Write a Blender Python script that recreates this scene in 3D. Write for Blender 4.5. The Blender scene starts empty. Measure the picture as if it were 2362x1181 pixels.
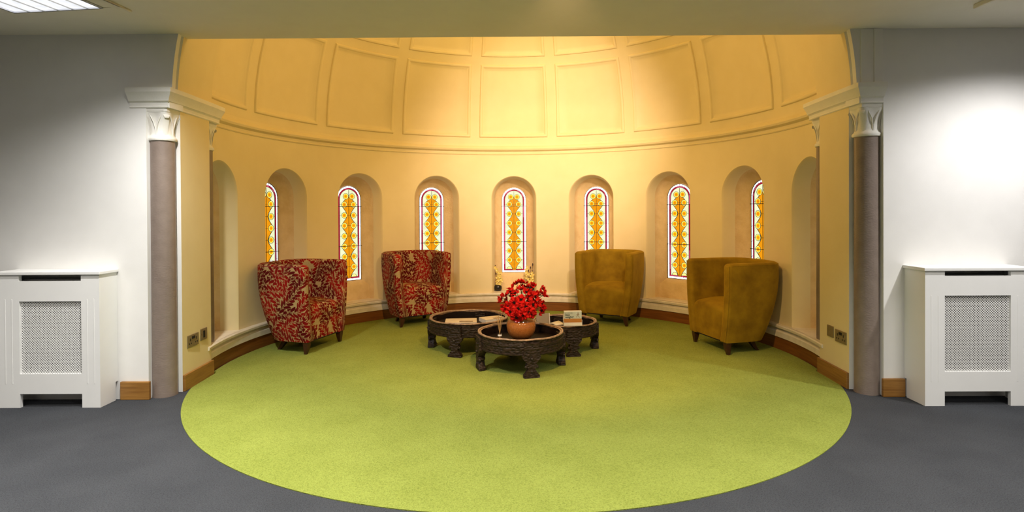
import bpy, bmesh, math, random
from mathutils import Vector, Matrix
PI = math.pi
S = bpy.context.scene
COL = S.collection
rnd = random.Random(7)

# ------------------------------------------------------------------ geometry constants
CY, R = 0.783, 2.424            # apse circle centre (0, CY) and wall radius
CEIL = 2.465
STEP = math.radians(22.95)      # angular spacing of the niches
SPRING = 2.16                   # dome springing height
WALL_Y = -0.15

# ------------------------------------------------------------------ material helpers
MATS = {}
def new_mat(name):
    m = bpy.data.materials.new(name); m.use_nodes = True
    nt = m.node_tree; b = nt.nodes['Principled BSDF']
    MATS[name] = m
    return m, nt, b
def N(nt, kind, **kw):
    n = nt.nodes.new(kind)
    for k, v in kw.items(): setattr(n, k, v)
    return n
def math_node(nt, op, a, b=None, c=None, clamp=False):
    n = nt.nodes.new('ShaderNodeMath'); n.operation = op; n.use_clamp = clamp
    for i, v in enumerate((a, b, c)):
        if v is None: continue
        if isinstance(v, (int, float)): n.inputs[i].default_value = v
        else: nt.links.new(v, n.inputs[i])
    return n.outputs[0]
def mix_rgb(nt, fac, a, b):
    n = nt.nodes.new('ShaderNodeMix'); n.data_type = 'RGBA'
    for sock, v in ((n.inputs[0], fac), (n.inputs[6], a), (n.inputs[7], b)):
        if isinstance(v, (int, float)): sock.default_value = v
        elif isinstance(v, tuple): sock.default_value = (*v, 1)
        else: nt.links.new(v, sock)
    return n.outputs[2]
def noise(nt, scale, detail=3, vec=None, rough=0.55):
    n = nt.nodes.new('ShaderNodeTexNoise'); n.inputs['Scale'].default_value = scale
    n.inputs['Detail'].default_value = detail; n.inputs['Roughness'].default_value = rough
    if vec is not None: nt.links.new(vec, n.inputs['Vector'])
    return n.outputs['Fac']
def objvec(nt):
    return nt.nodes.new('ShaderNodeTexCoord').outputs['Object']
def bump(nt, b, height, strength, dist=0.01):
    n = nt.nodes.new('ShaderNodeBump'); n.inputs['Strength'].default_value = strength
    n.inputs['Distance'].default_value = dist
    nt.links.new(height, n.inputs['Height']); nt.links.new(n.outputs[0], b.inputs['Normal'])
def ramp(nt, fac, a, b, lo=0.3, hi=0.7):
    n = nt.nodes.new('ShaderNodeMapRange'); n.inputs[1].default_value = lo; n.inputs[2].default_value = hi
    nt.links.new(fac, n.inputs[0])
    return mix_rgb(nt, n.outputs[0], a, b)
def simple(name, c1, c2=None, scale=20, rough=0.6, bmp=0.0, bscale=None, metal=0.0, sheen=0.0, spec=0.5, detail=3, lo=.3, hi=.7):
    m, nt, b = new_mat(name)
    v = objvec(nt)
    f = noise(nt, scale, detail, v)
    if c2 is None: c2 = tuple(x * 0.93 for x in c1)
    nt.links.new(ramp(nt, f, c2, c1, lo, hi), b.inputs['Base Color'])
    b.inputs['Roughness'].default_value = rough; b.inputs['Metallic'].default_value = metal
    b.inputs['Specular IOR Level'].default_value = spec
    if sheen:
        b.inputs['Sheen Tint'].default_value = (min(1, c1[0] * 3), min(1, c1[1] * 3), min(1, c1[2] * 3), 1)
        b.inputs['Sheen Weight'].default_value = sheen
        b.inputs['Sheen Roughness'].default_value = 0.4
    if bmp: bump(nt, b, noise(nt, bscale or scale * 6, 4, v), bmp)
    return m

simple('white_paint', (.80, .79, .77), (.77, .76, .74), 6, .6, .05, 220)
simple('ceiling_paint', (.84, .79, .70), (.81, .76, .67), 5, .8, .08, 250)
simple('cream_paint', (.75, .635, .36), (.72, .605, .33), 5, .6, .06, 160)
simple('plaster_white', (.80, .78, .73), (.76, .74, .69), 12, .6, .1, 120)
simple('stone', (.76, .58, .31), (.64, .46, .22), 9, .85, .5, 45, detail=6)
simple('sill_paint', (.80, .73, .58), (.70, .62, .46), 14, .6, .1, 90)
simple('cover_white', (.80, .80, .79), (.78, .78, .77), 8, .4, .02, 100)
simple('dark_void', (.012, .011, .011), (.02, .018, .018), 20, .8)
simple('radiator_shade', (.20, .195, .185), (.16, .155, .15), 20, .5)  # radiator colour darkened to hold the shade inside the covers
simple('leg_wood', (.055, .018, .009), (.03, .010, .006), 30, .35, .05, 60)
simple('dark_wood', (.022, .013, .009), (.008, .005, .004), 35, .55, .6, 60, detail=6)
simple('tray_wood', (.010, .004, .003), (.006, .003, .002), 22, .7, .1, 60, spec=.15)
simple('worn_edge', (.42, .27, .16), (.13, .075, .045), 40, .35, .3, 70, spec=.6)
simple('brass_plate', (.34, .27, .15), (.27, .21, .11), 30, .38, metal=.5)
simple('black_plastic', (.012, .012, .012), None, 20, .4)
simple('petal_red', (.66, .010, .007), (.36, .003, .003), 40, .6, spec=.15)
simple('poppy_black', (.010, .007, .007), None, 20, .8, spec=.1)
simple('stem_green', (.10, .13, .04), (.06, .08, .03), 30, .6)
simple('orchid_yellow', (.82, .62, .10), (.78, .66, .26), 60, .5)
simple('twig_brown', (.05, .02, .012), (.025, .012, .01), 60, .7)
simple('pot_black', (.010, .010, .010), (.016, .015, .014), 10, .25)
simple('amber_sand', (.62, .22, .035), (.40, .115, .015), 120, .8, .5, 200)
simple('reed', (.52, .32, .12), (.42, .24, .08), 60, .7)
simple('paper_white', (.76, .72, .66), (.66, .62, .56), 14, .5)
simple('paper_cream', (.72, .62, .46), (.60, .48, .32), 16, .5)
simple('paper_blue', (.50, .55, .50), (.46, .51, .46), 14, .5)
simple('paper_orange', (.48, .20, .04), (.40, .16, .03), 10, .5)
simple('paper_grey', (.30, .24, .17), (.25, .2, .14), 10, .5)
simple('ink', (.03, .05, .045), None, 10, .6)
simple('ink_soft', (.20, .24, .2), None, 10, .6)
simple('picture_ink', (.16, .10, .05), (.3, .24, .16), 60, .6)
simple('chrome', (.72, .72, .74), None, 10, .15, metal=1.0)
simple('lead', (.012, .011, .012), None, 30, .5)
simple('olive_velvet', (.30, .185, .010), (.17, .095, .005), 7, .85, .25, 260, sheen=.4, spec=.12, detail=5)
simple('column_paint', (.235, .185, .155), (.195, .15, .125), 14, .38, .0)

# column: embossed paper texture
m = MATS['column_paint']; nt = m.node_tree; b = nt.nodes['Principled BSDF']
vv = objvec(nt)
mp = N(nt, 'ShaderNodeMapping'); mp.inputs['Scale'].default_value = (60, 60, 120); nt.links.new(vv, mp.inputs[0])
vo = N(nt, 'ShaderNodeTexVoronoi'); vo.inputs['Scale'].default_value = 1.0; nt.links.new(mp.outputs[0], vo.inputs['Vector'])
bump(nt, b, vo.outputs['Distance'], .25, .0025)

# carpets
def carpet(name, c_lo, c_mid, c_hi, sc, bs):
    m, nt, b = new_mat(name)
    v = objvec(nt)
    f1 = noise(nt, sc, 2, v, .7); f2 = noise(nt, 3.0, 2, v); f3 = noise(nt, sc * 3, 1, v)
    c = ramp(nt, f1, c_lo, c_mid, .33, .56)
    c = mix_rgb(nt, math_node(nt, 'MULTIPLY', math_node(nt, 'SUBTRACT', f3, .45, clamp=True), 2.4, clamp=True), c, c_hi)
    c2 = mix_rgb(nt, .12, c, ramp(nt, f2, c_lo, c_hi, .35, .65))
    nt.links.new(c2, b.inputs['Base Color'])
    b.inputs['Roughness'].default_value = .95; b.inputs['Specular IOR Level'].default_value = .0
    bump(nt, b, f1, bs, .012)
carpet('carpet_green', (.175, .215, .036), (.285, .335, .066), (.41, .465, .115), 135, .9)
carpet('carpet_grey', (.034, .037, .042), (.060, .064, .072), (.105, .11, .12), 150, .8)

# skirting wood
def wood(name, c1, c2, stretch=(2, 30, 30)):
    m, nt, b = new_mat(name)
    v = objvec(nt)
    mp = N(nt, 'ShaderNodeMapping'); mp.inputs['Scale'].default_value = stretch; nt.links.new(v, mp.inputs[0])
    f = noise(nt, 1.6, 6, mp.outputs[0], .65)
    nt.links.new(ramp(nt, f, c2, c1, .35, .65), b.inputs['Base Color'])
    b.inputs['Roughness'].default_value = .38
wood('oak', (.24, .085, .014), (.15, .048, .008), (2.5, 2.5, 45))

wood('oak_light', (.34, .165, .036), (.22, .095, .018), (2.5, 2.5, 45))
# emission materials
def emit(name, col, strength, rough=.3):
    m, nt, b = new_mat(name)
    f = noise(nt, 14, 3, objvec(nt))
    c = ramp(nt, f, tuple(x * .82 for x in col), col, .3, .6)
    nt.links.new(c, b.inputs['Emission Color']); b.inputs['Base Color'].default_value = (col[0] * .08, col[1] * .08, col[2] * .08, 1)
    b.inputs['Emission Strength'].default_value = strength; b.inputs['Specular IOR Level'].default_value = .1
    b.inputs['Roughness'].default_value = rough
G = 1.0
emit('glass_white', (.95, .94, 1.0), 2.6 * G)
emit('glass_pink', (.75, .10, .20), .95 * G)
emit('glass_red', (.55, .012, .05), .85 * G)
emit('glass_pale', (.86, .92, .58), 1.1 * G)
emit('glass_amber', (.88, .33, .006), 1.05 * G)
emit('glass_yellow', (1.0, .60, .012), 1.1 * G)
emit('glass_cream', (1.0, .92, .30), 1.15 * G)
emit('glass_orange', (.95, .26, .006), 1.0 * G)
emit('glass_gold', (1.0, .44, .006), 1.05 * G)
emit('lamp_louvre', (.93, .95, 1.0), 1.1)

# clear glass
m, nt, b = new_mat('clear_glass')
tr = N(nt, 'ShaderNodeBsdfTransparent'); tr.inputs[0].default_value = (.97, .96, .93, 1)
gl = N(nt, 'ShaderNodeBsdfGlossy'); gl.inputs['Roughness'].default_value = .03
lw = N(nt, 'ShaderNodeLayerWeight'); lw.inputs[0].default_value = .5
fr = math_node(nt, 'MULTIPLY_ADD', math_node(nt, 'POWER', lw.outputs['Facing'], 5.0), .55, .045)
mx = N(nt, 'ShaderNodeMixShader'); nt.links.new(fr, mx.inputs[0]); nt.links.new(tr.outputs[0], mx.inputs[1]); nt.links.new(gl.outputs[0], mx.inputs[2])
nt.links.new(mx.outputs[0], nt.nodes['Material Output'].inputs[0]); nt.nodes.remove(b)

# red leaf fabric, drawn with maths on the chair's metre UVs
def leaf_fabric():
    m, nt, b = new_mat('leaf_fabric')
    uv = N(nt, 'ShaderNodeUVMap').outputs[0]
    M = lambda op, a, bb=None, c=None, clamp=False: math_node(nt, op, a, bb, c, clamp)
    def layer(offset, scale, smax):
        mp = N(nt, 'ShaderNodeMapping'); mp.inputs['Location'].default_value = offset; nt.links.new(uv, mp.inputs[0])
        vo = N(nt, 'ShaderNodeTexVoronoi', voronoi_dimensions='2D'); vo.inputs['Scale'].default_value = scale
        vo.inputs['Randomness'].default_value = .4
        nt.links.new(mp.outputs[0], vo.inputs['Vector'])
        d = N(nt, 'ShaderNodeVectorMath', operation='SUBTRACT')
        nt.links.new(mp.outputs[0], d.inputs[0]); nt.links.new(vo.outputs['Position'], d.inputs[1])
        sp = N(nt, 'ShaderNodeSeparateXYZ'); nt.links.new(d.outputs[0], sp.inputs[0])
        sc = N(nt, 'ShaderNodeSeparateColor'); nt.links.new(vo.outputs['Color'], sc.inputs[0])
        ang = M('MULTIPLY_ADD', sc.outputs[0], 3.4, .6)
        ca, sa = M('COSINE', ang), M('SINE', ang)
        x = M('ADD', M('MULTIPLY', sp.outputs[0], ca), M('MULTIPLY', sp.outputs[1], sa))
        y = M('SUBTRACT', M('MULTIPLY', sp.outputs[1], ca), M('MULTIPLY', sp.outputs[0], sa))
        k = M('MULTIPLY', M('SUBTRACT', sc.outputs[1], .5), 9.0)
        v = M('ADD', y, M('MULTIPLY', k, M('MULTIPLY', x, x)))
        av = M('ABSOLUTE', v)
        s = .044
        w = M('SUBTRACT', M('ADD', x, M('MULTIPLY', M('SIGN', v), s * .22)), M('MULTIPLY', av, 1.05))
        fr = M('SUBTRACT', M('FRACT', M('DIVIDE', w, s)), .5)
        across = M('ABSOLUTE', M('MULTIPLY', fr, s * .69))
        along = M('MULTIPLY', av, 1.45)
        ax = M('ABSOLUTE', x)
        L = M('MULTIPLY', M('SUBTRACT', 1.0, M('POWER', M('DIVIDE', ax, smax), 3.0), clamp=True), .078)
        t = M('DIVIDE', M('SUBTRACT', along, .004), M('MAXIMUM', L, .001), clamp=True)
        hw = M('MULTIPLY', M('POWER', M('MULTIPLY', M('MULTIPLY', t, M('SUBTRACT', 1.0, t)), 4.0), .9), .0148)
        leaf = M('LESS_THAN', across, hw)
        stem = M('MULTIPLY', M('LESS_THAN', av, .0022), M('LESS_THAN', ax, smax * 1.1))
        t2 = M('DIVIDE', along, M('ADD', L, .006), clamp=True)
        big = M('MULTIPLY', M('LESS_THAN', across, M('ADD', hw, .0035)), M('MULTIPLY', M('LESS_THAN', t2, .999), M('GREATER_THAN', L, .004)))
        big = M('MAXIMUM', big, M('MULTIPLY', M('LESS_THAN', av, .005), M('LESS_THAN', ax, smax * 1.12)))
        return M('MAXIMUM', leaf, stem), big
    (l1, g1), (l2, g2), (l3, g3) = layer((0, 0, 0), 6.1, .105), layer((3.37, 7.71, 0), 5.8, .105), layer((9.13, 2.47, 0), 6.0, .105)
    l2 = M('MULTIPLY', l2, M('SUBTRACT', 1.0, g1)); g12 = M('MAXIMUM', g1, g2)
    l3 = M('MULTIPLY', l3, M('SUBTRACT', 1.0, g12))
    mask = M('MAXIMUM', M('MAXIMUM', l1, l2), l3)
    o = objvec(nt)
    f = noise(nt, 5, 2, o); f2 = noise(nt, 160, 2, o)
    red = ramp(nt, f, (.085, .002, .003), (.27, .007, .005), .40, .60)  # blotchy dark and bright red stands in for velvet sheen
    bei = ramp(nt, f2, (.36, .255, .11), (.46, .335, .16))
    nt.links.new(mix_rgb(nt, mask, bei, red), b.inputs['Base Color'])
    b.inputs['Roughness'].default_value = .8
    b.inputs['Specular IOR Level'].default_value = .1; b.inputs['Sheen Weight'].default_value = .0; b.inputs['Sheen Tint'].default_value = (1, .5, .4, 1)
    bump(nt, b, mask, .35, .003)
leaf_fabric()

# ------------------------------------------------------------------ mesh builder
class MB:
    def __init__(s): s.v = []; s.f = []; s.m = []; s.uv = {}
    def add(s, verts, faces, mi=0):
        o = len(s.v); s.v += [tuple(p) for p in verts]
        for f in faces: s.f.append(tuple(o + i for i in f)); s.m.append(mi)
        return o
    def box(s, x0, x1, y0, y1, z0, z1, mi=0, rot=0, org=(0, 0)):
        P = [(x, y, z) for z in (z0, z1) for x, y in ((x0, y0), (x1, y0), (x1, y1), (x0, y1))]
        if rot:
            c, q = math.cos(rot), math.sin(rot)
            P = [(org[0] + (x - org[0]) * c - (y - org[1]) * q, org[1] + (x - org[0]) * q + (y - org[1]) * c, z) for x, y, z in P]
        s.add(P, [(3, 2, 1, 0), (4, 5, 6, 7), (0, 1, 5, 4), (1, 2, 6, 5), (2, 3, 7, 6), (3, 0, 4, 7)], mi)
    def prism(s, poly, z0, z1, mi=0):
        n = len(poly)
        s.add([(x, y, z0) for x, y in poly] + [(x, y, z1) for x, y in poly],
              [tuple(reversed(range(n))), tuple(range(n, 2 * n))] + [(i, (i + 1) % n, n + (i + 1) % n, n + i) for i in range(n)], mi)
    def loft(s, loops, closed=True, cap0=False, cap1=False, mi=0, flip=False):
        n = len(loops[0]); o = len(s.v)
        for L in loops: s.v += [tuple(p) for p in L]
        rng = n if closed else n - 1
        for k in range(len(loops) - 1):
            for i in range(rng):
                j = (i + 1) % n
                f = (o + k * n + i, o + k * n + j, o + (k + 1) * n + j, o + (k + 1) * n + i)
                s.f.append(tuple(reversed(f)) if flip else f); s.m.append(mi)
        if cap0: s.f.append(tuple(o + i for i in (range(n) if flip else reversed(range(n))))); s.m.append(mi)
        if cap1:
            q = o + (len(loops) - 1) * n
            s.f.append(tuple(q + i for i in (reversed(range(n)) if flip else range(n)))); s.m.append(mi)
    def lathe(s, prof, n=32, c=(0, 0), mi=0, cap0=False, cap1=False):
        s.loft([[(c[0] + r * math.cos(2 * PI * i / n), c[1] + r * math.sin(2 * PI * i / n), z) for i in range(n)] for r, z in prof], True, cap0, cap1, mi)
    def tube(s, pts, rad, n=6, mi=0):
        pts = [Vector(p) for p in pts]
        loops = []
        for i, p in enumerate(pts):
            d = (pts[min(i + 1, len(pts) - 1)] - pts[max(i - 1, 0)]).normalized()
            a = Vector((0, 0, 1)) if abs(d.z) < .9 else Vector((1, 0, 0))
            u = d.cross(a).normalized(); w = d.cross(u)
            r = rad[i] if isinstance(rad, (list, tuple)) else rad
            loops.append([p + (u * math.cos(2 * PI * k / n) + w * math.sin(2 * PI * k / n)) * r for k in range(n)])
        s.loft(loops, True, True, True, mi)
    def sphere(s, c, r, n=10, k=6, sc=(1, 1, 1), mi=0):
        s.loft([[(c[0] + sc[0] * r * math.sin(PI * j / k) * math.cos(2 * PI * i / n), c[1] + sc[1] * r * math.sin(PI * j / k) * math.sin(2 * PI * i / n), c[2] - sc[2] * r * math.cos(PI * j / k)) for i in range(n)] for j in range(k + 1)], True, False, False, mi)
    def build(s, name, mats, parent=None, smooth=None, bevel=None, merge=1e-5, loc=None, recalc=True):
        me = bpy.data.meshes.new(name); me.from_pydata(s.v, [], s.f)
        mats = mats if isinstance(mats, (list, tuple)) else [mats]
        for q in mats: me.materials.append(MATS[q])
        for p, mi in zip(me.polygons, s.m): p.material_index = mi
        if s.uv:
            l = me.uv_layers.new(name='UVMap')
            for p in me.polygons:
                for li in p.loop_indices: l.data[li].uv = s.uv.get(me.loops[li].vertex_index, (0, 0))
        bm = bmesh.new(); bm.from_mesh(me)
        if merge: bmesh.ops.remove_doubles(bm, verts=bm.verts, dist=merge)
        if recalc: bmesh.ops.recalc_face_normals(bm, faces=bm.faces)
        bm.to_mesh(me); bm.free()
        if smooth is not None:
            for p in me.polygons: p.use_smooth = True
            me.set_sharp_from_angle(angle=math.radians(smooth))
        o = bpy.data.objects.new(name, me); COL.objects.link(o)
        if loc: o.location = loc
        if parent: o.parent = parent
        if bevel:
            md = o.modifiers.new('bevel', 'BEVEL'); md.width = bevel; md.segments = 2; md.limit_method = 'ANGLE'; md.angle_limit = math.radians(40)
        return o

def thing(name, label, cat, loc=(0, 0, 0), rz=0, group=None):
    o = bpy.data.objects.new(name, None); COL.objects.link(o)
    o.location = loc; o.rotation_euler = (0, 0, rz); o.empty_display_size = .05
    o['label'] = label; o['category'] = cat
    if group: o['group'] = group
    return o
def tag(o, label, cat, group=None):
    o['label'] = label; o['category'] = cat
    if group: o['group'] = group
    return o
def struct(o, label=None, cat=None):
    o['kind'] = 'structure'
    if label: o['label'] = label
    if cat: o['category'] = cat
    return o
def dup(root, label=None, group=None):
    r = root.copy(); COL.objects.link(r)
    if label: r['label'] = label
    if group: r['group'] = group
    for ch in list(root.children):
        c = ch.copy(); COL.objects.link(c); c.parent = r
        for g in list(ch.children):
            d = g.copy(); COL.objects.link(d); d.parent = c
    return r

def cyl(phi, r, z): return (r * math.sin(phi), CY + r * math.cos(phi), z)
def arc_lathe(mb, prof, p0, p1, n=120, mi=0, caps=True):
    loops = [[cyl(p0 + (p1 - p0) * k / n, r, z) for r, z in prof] for k in range(n + 1)]
    mb.loft(loops, True, caps, caps, mi)

# ------------------------------------------------------------------ floor, ceiling, outer room
b_ = MB(); b_.box(-6, 6, -9, 4.2, -.12, 0); struct(b_.build('floor', 'carpet_grey'), 'grey carpet tile floor of the outer room', 'floor')
# round green carpet: the full circle, trimmed where the jambs stand
pts = []
for k in range(720):
    a = 2 * PI * k / 720
    x, y = (R - .03) * math.sin(a), CY + (R - .03) * math.cos(a)
    if y < .30: x, y = R * math.sin(a), CY + R * math.cos(a)
    lim = 2.318 + max(0, y) * .046 if 0 <= y <= .47 else (2.39 if y < .65 and y > 0 else 9)
    pts.append((max(-lim, min(lim, x)), y))
b_ = MB(); b_.prism(pts, 0.0, .004)
tag(b_.build('round_carpet', 'carpet_green'), 'large round lime green carpet set into the grey floor under the chairs', 'carpet')

b_ = MB(); b_.box(-6, 6, -9, -.03, CEIL, CEIL + .1); struct(b_.build('ceiling', 'ceiling_paint'), 'flat suspended ceiling of the outer room', 'ceiling')
b_ = MB(); b_.box(-6, 6, -9.1, -9, 0, CEIL); struct(b_.build('wall_back', 'white_paint'))
b_ = MB(); b_.box(-6.1, -6, -9, .5, 0, CEIL); struct(b_.build('wall_west', 'white_paint'))
b_ = MB(); b_.box(6, 6.1, -9, .5, 0, CEIL); struct(b_.build('wall_east', 'white_paint'))

# front walls beside the opening (lower block with a nook for the column, upper block with the springing arch)
for sg, nm in ((-1, 'wall_left'), (1, 'wall_right')):
    b_ = MB()
    # material 0 white room paint, 1 cream apse paint
    low = [(6, WALL_Y), (2.478, WALL_Y), (2.478, 0), (2.335, 0), (2.355, .42), (2.40, .46), (6, .46)]
    n = len(low)
    o = b_.add([(sg * x, y, 0) for x, y in low] + [(sg * x, y, 2.06) for x, y in low], [])
    for i in range(n):
        j = (i + 1) % n
        b_.f.append((o + i, o + j, o + n + j, o + n + i)); b_.m.append(1 if i in (3, 4) else 0)
    b_.f.append(tuple(o + n + i for i in range(n))); b_.m.append(0)
    xa, xb = sorted((sg * 2.318, sg * 2.4775)); b_.box(xa, xb, WALL_Y + .0005, .01, 1.969, 2.0605)
    zs = [2.06 + (2.6 - 2.06) * k / 10 for k in range(11)] + [2.0 + 2.29 * math.sin(a) for a in [.27 + (1.5 - .27) * k / 22 for k in range(1, 23)]]
    NZ = len(zs) - 1
    loops = []
    for z in zs:
        c = 2.302 - math.sqrt(2.302 ** 2 - max(0, z - 2.0) ** 2)
        xe = 2.302 - c
        L = [(6, WALL_Y), (xe, WALL_Y), (xe, -.112), (xe + .016, -.106), (xe + .016, -.09), (xe, -.084), (xe + .03, .2), (2.36 - c, .46), (6, .46)]
        loops.append([(sg * x, y, z) for x, y in L])
    nn = len(loops[0]); o = len(b_.v)
    for L in loops: b_.v += L
    for k in range(NZ):
        for i in range(nn):
            j = (i + 1) % nn
            b_.f.append((o + k * nn + i, o + k * nn + j, o + (k + 1) * nn + j, o + (k + 1) * nn + i)); b_.m.append(1 if i in (5, 6) else 0)
    b_.f.append(tuple(o + i for i in range(nn))); b_.m.append(0)
    struct(b_.build(nm, ['white_paint', 'cream_paint'], smooth=30))
# wall that closes the dome above the suspended ceiling
b_ = MB(); b_.box(-2.7, 2.7, -.13, -.03, CEIL + .1, 4.75); struct(b_.build('wall_arch', 'cream_paint'))

# ------------------------------------------------------------------ apse wall with arched niches
NA = 9
phis = [STEP * (k - 4) for k in range(NA)]
SILL, SPR = .227, 1.408
def arch_loop(hw, z0, zs, n_arc=28, n_side=10, n_bot=8):
    """closed outline (x, z), starting at bottom-left, going right along the bottom, up, over the arch, down"""
    P = [(-hw + 2 * hw * i / n_bot, z0) for i in range(n_bot)]
    P += [(hw, z0 + (zs - z0) * i / n_side) for i in range(n_side)]
    P += [(hw * math.cos(PI * i / n_arc), zs + hw * math.sin(PI * i / n_arc)) for i in range(n_arc)]
    P += [(-hw, zs - (zs - z0) * i / n_side) for i in range(n_side)]
    return P
def to_world(phi, x, rho, z):
    s, c = math.sin(phi), math.cos(phi)
    return (rho * s + x * c, CY + rho * c - x * s, z)
HW0, HW1, HW2 = .283, .25, .172
def wall_pt(phi, x, z, extra=0):     # a point on the wall cylinder at tangent offset x
    return to_world(phi, x, math.sqrt(R * R - x * x) + extra, z)
wall = MB()
half = STEP / 2
zc = .95
for phi in phis:
    A = arch_loop(HW0, SILL, SPR)
    Aang = [math.atan2(z - zc, x) for x, z in A]
    # outer rectangle in angle/height, in polar directions around (0, zc)
    hole = [(math.asin(x / R), z) for x, z in A]
    outer = []
    zt, zb = SPRING + .03, 0.0
    for (th, z) in hole:
        dx, dz = th, z - zc
        ks = []
        if abs(dx) > 1e-9: ks.append(half / abs(dx))
        if dz > 1e-9: ks.append((zt - zc) / dz)
        if dz < -1e-9: ks.append((zb - zc) / dz)
        k = min(ks); outer.append((dx * k, zc + dz * k))
    # snap rectangle corners
    for cxn, czn in ((half, zt), (-half, zt), (half, zb), (-half, zb)):
        i = min(range(len(outer)), key=lambda q: ((outer[q][0] - cxn) * R) ** 2 + (outer[q][1] - czn) ** 2)
        outer[i] = (cxn, czn)
    loops = []
    for k in range(7):
        t = k / 6
        loops.append([cyl(phi + a[0] * (1 - t) + b2[0] * t, R, a[1] * (1 - t) + b2[1] * t) for a, b2 in zip(outer, hole)])
    # soft rounded arris, then the smooth splayed reveal
    n = len(A)
    L1 = []; L2 = []; L3 = []
    a1 = arch_loop(HW0 - .006, SILL, SPR); a2 = arch_loop(HW0 - .012, SILL, SPR); a3 = arch_loop(HW1, SILL, SPR)
    loops.append([wall_pt(phi, x, z, .006) for x, z in a1])
    loops.append([wall_pt(phi, x, z, .020) for x, z in a2])
    loops.append([to_world(phi, x, 2.552, z) for x, z in a3])
    wall.loft(loops, True)
# short returns beyond the end niches
for sg in (-1, 1):
    e = 4.5 * STEP
    wall.loft([[cyl(sg * (e + (math.radians(98) - e) * k / 4), R, z) for z in (0, SPRING + .03)] for k in range(5)], False)
wo = wall.build('wall_apse', 'cream_paint', smooth=35, merge=1e-4)
struct(wo, 'curved cream apse wall pierced by round-headed niches', 'wall')

# ------------------------------------------------------------------ windows: stone surround + stained glass
def glass_poly(mb, pts, y, mi):
    n = len(pts); mb.add([(x, y, z) for x, z in pts], [tuple(range(n))], mi)
def ring_strip(mb, pts, w, y0, y1, mi=0, closed=True):
    """a flat lead strip of width w following pts (x,z)"""
    n = len(pts)
    inn, out = [], []
    for i in range(n):
        p0 = pts[(i - 1) % n] if closed or i > 0 else pts[i]
        p1 = pts[(i + 1) % n] if closed or i < n - 1 else pts[i]
        d = Vector((p1[0] - p0[0], p1[1] - p0[1])).normalized(); nx, nz = -d.y, d.x
        inn.append((pts[i][0] - nx * w / 2, pts[i][1] - nz * w / 2)); out.append((pts[i][0] + nx * w / 2, pts[i][1] + nz * w / 2))
    rings = [[(x, y0, z) for x, z in inn], [(x, y1, z) for x, z in inn], [(x, y1, z) for x, z in out], [(x, y0, z) for x, z in out]]
    loops = [[rings[q][i] for q in range(4)] for i in range(n)]
    if closed: loops.append(loops[0])
    mb.loft(loops, True, not closed, not closed, mi)
def circle(cx, cz, r, n=20): return [(cx + r * math.cos(2 * PI * i / n), cz + r * math.sin(2 * PI * i / n)) for i in range(n)]

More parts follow.
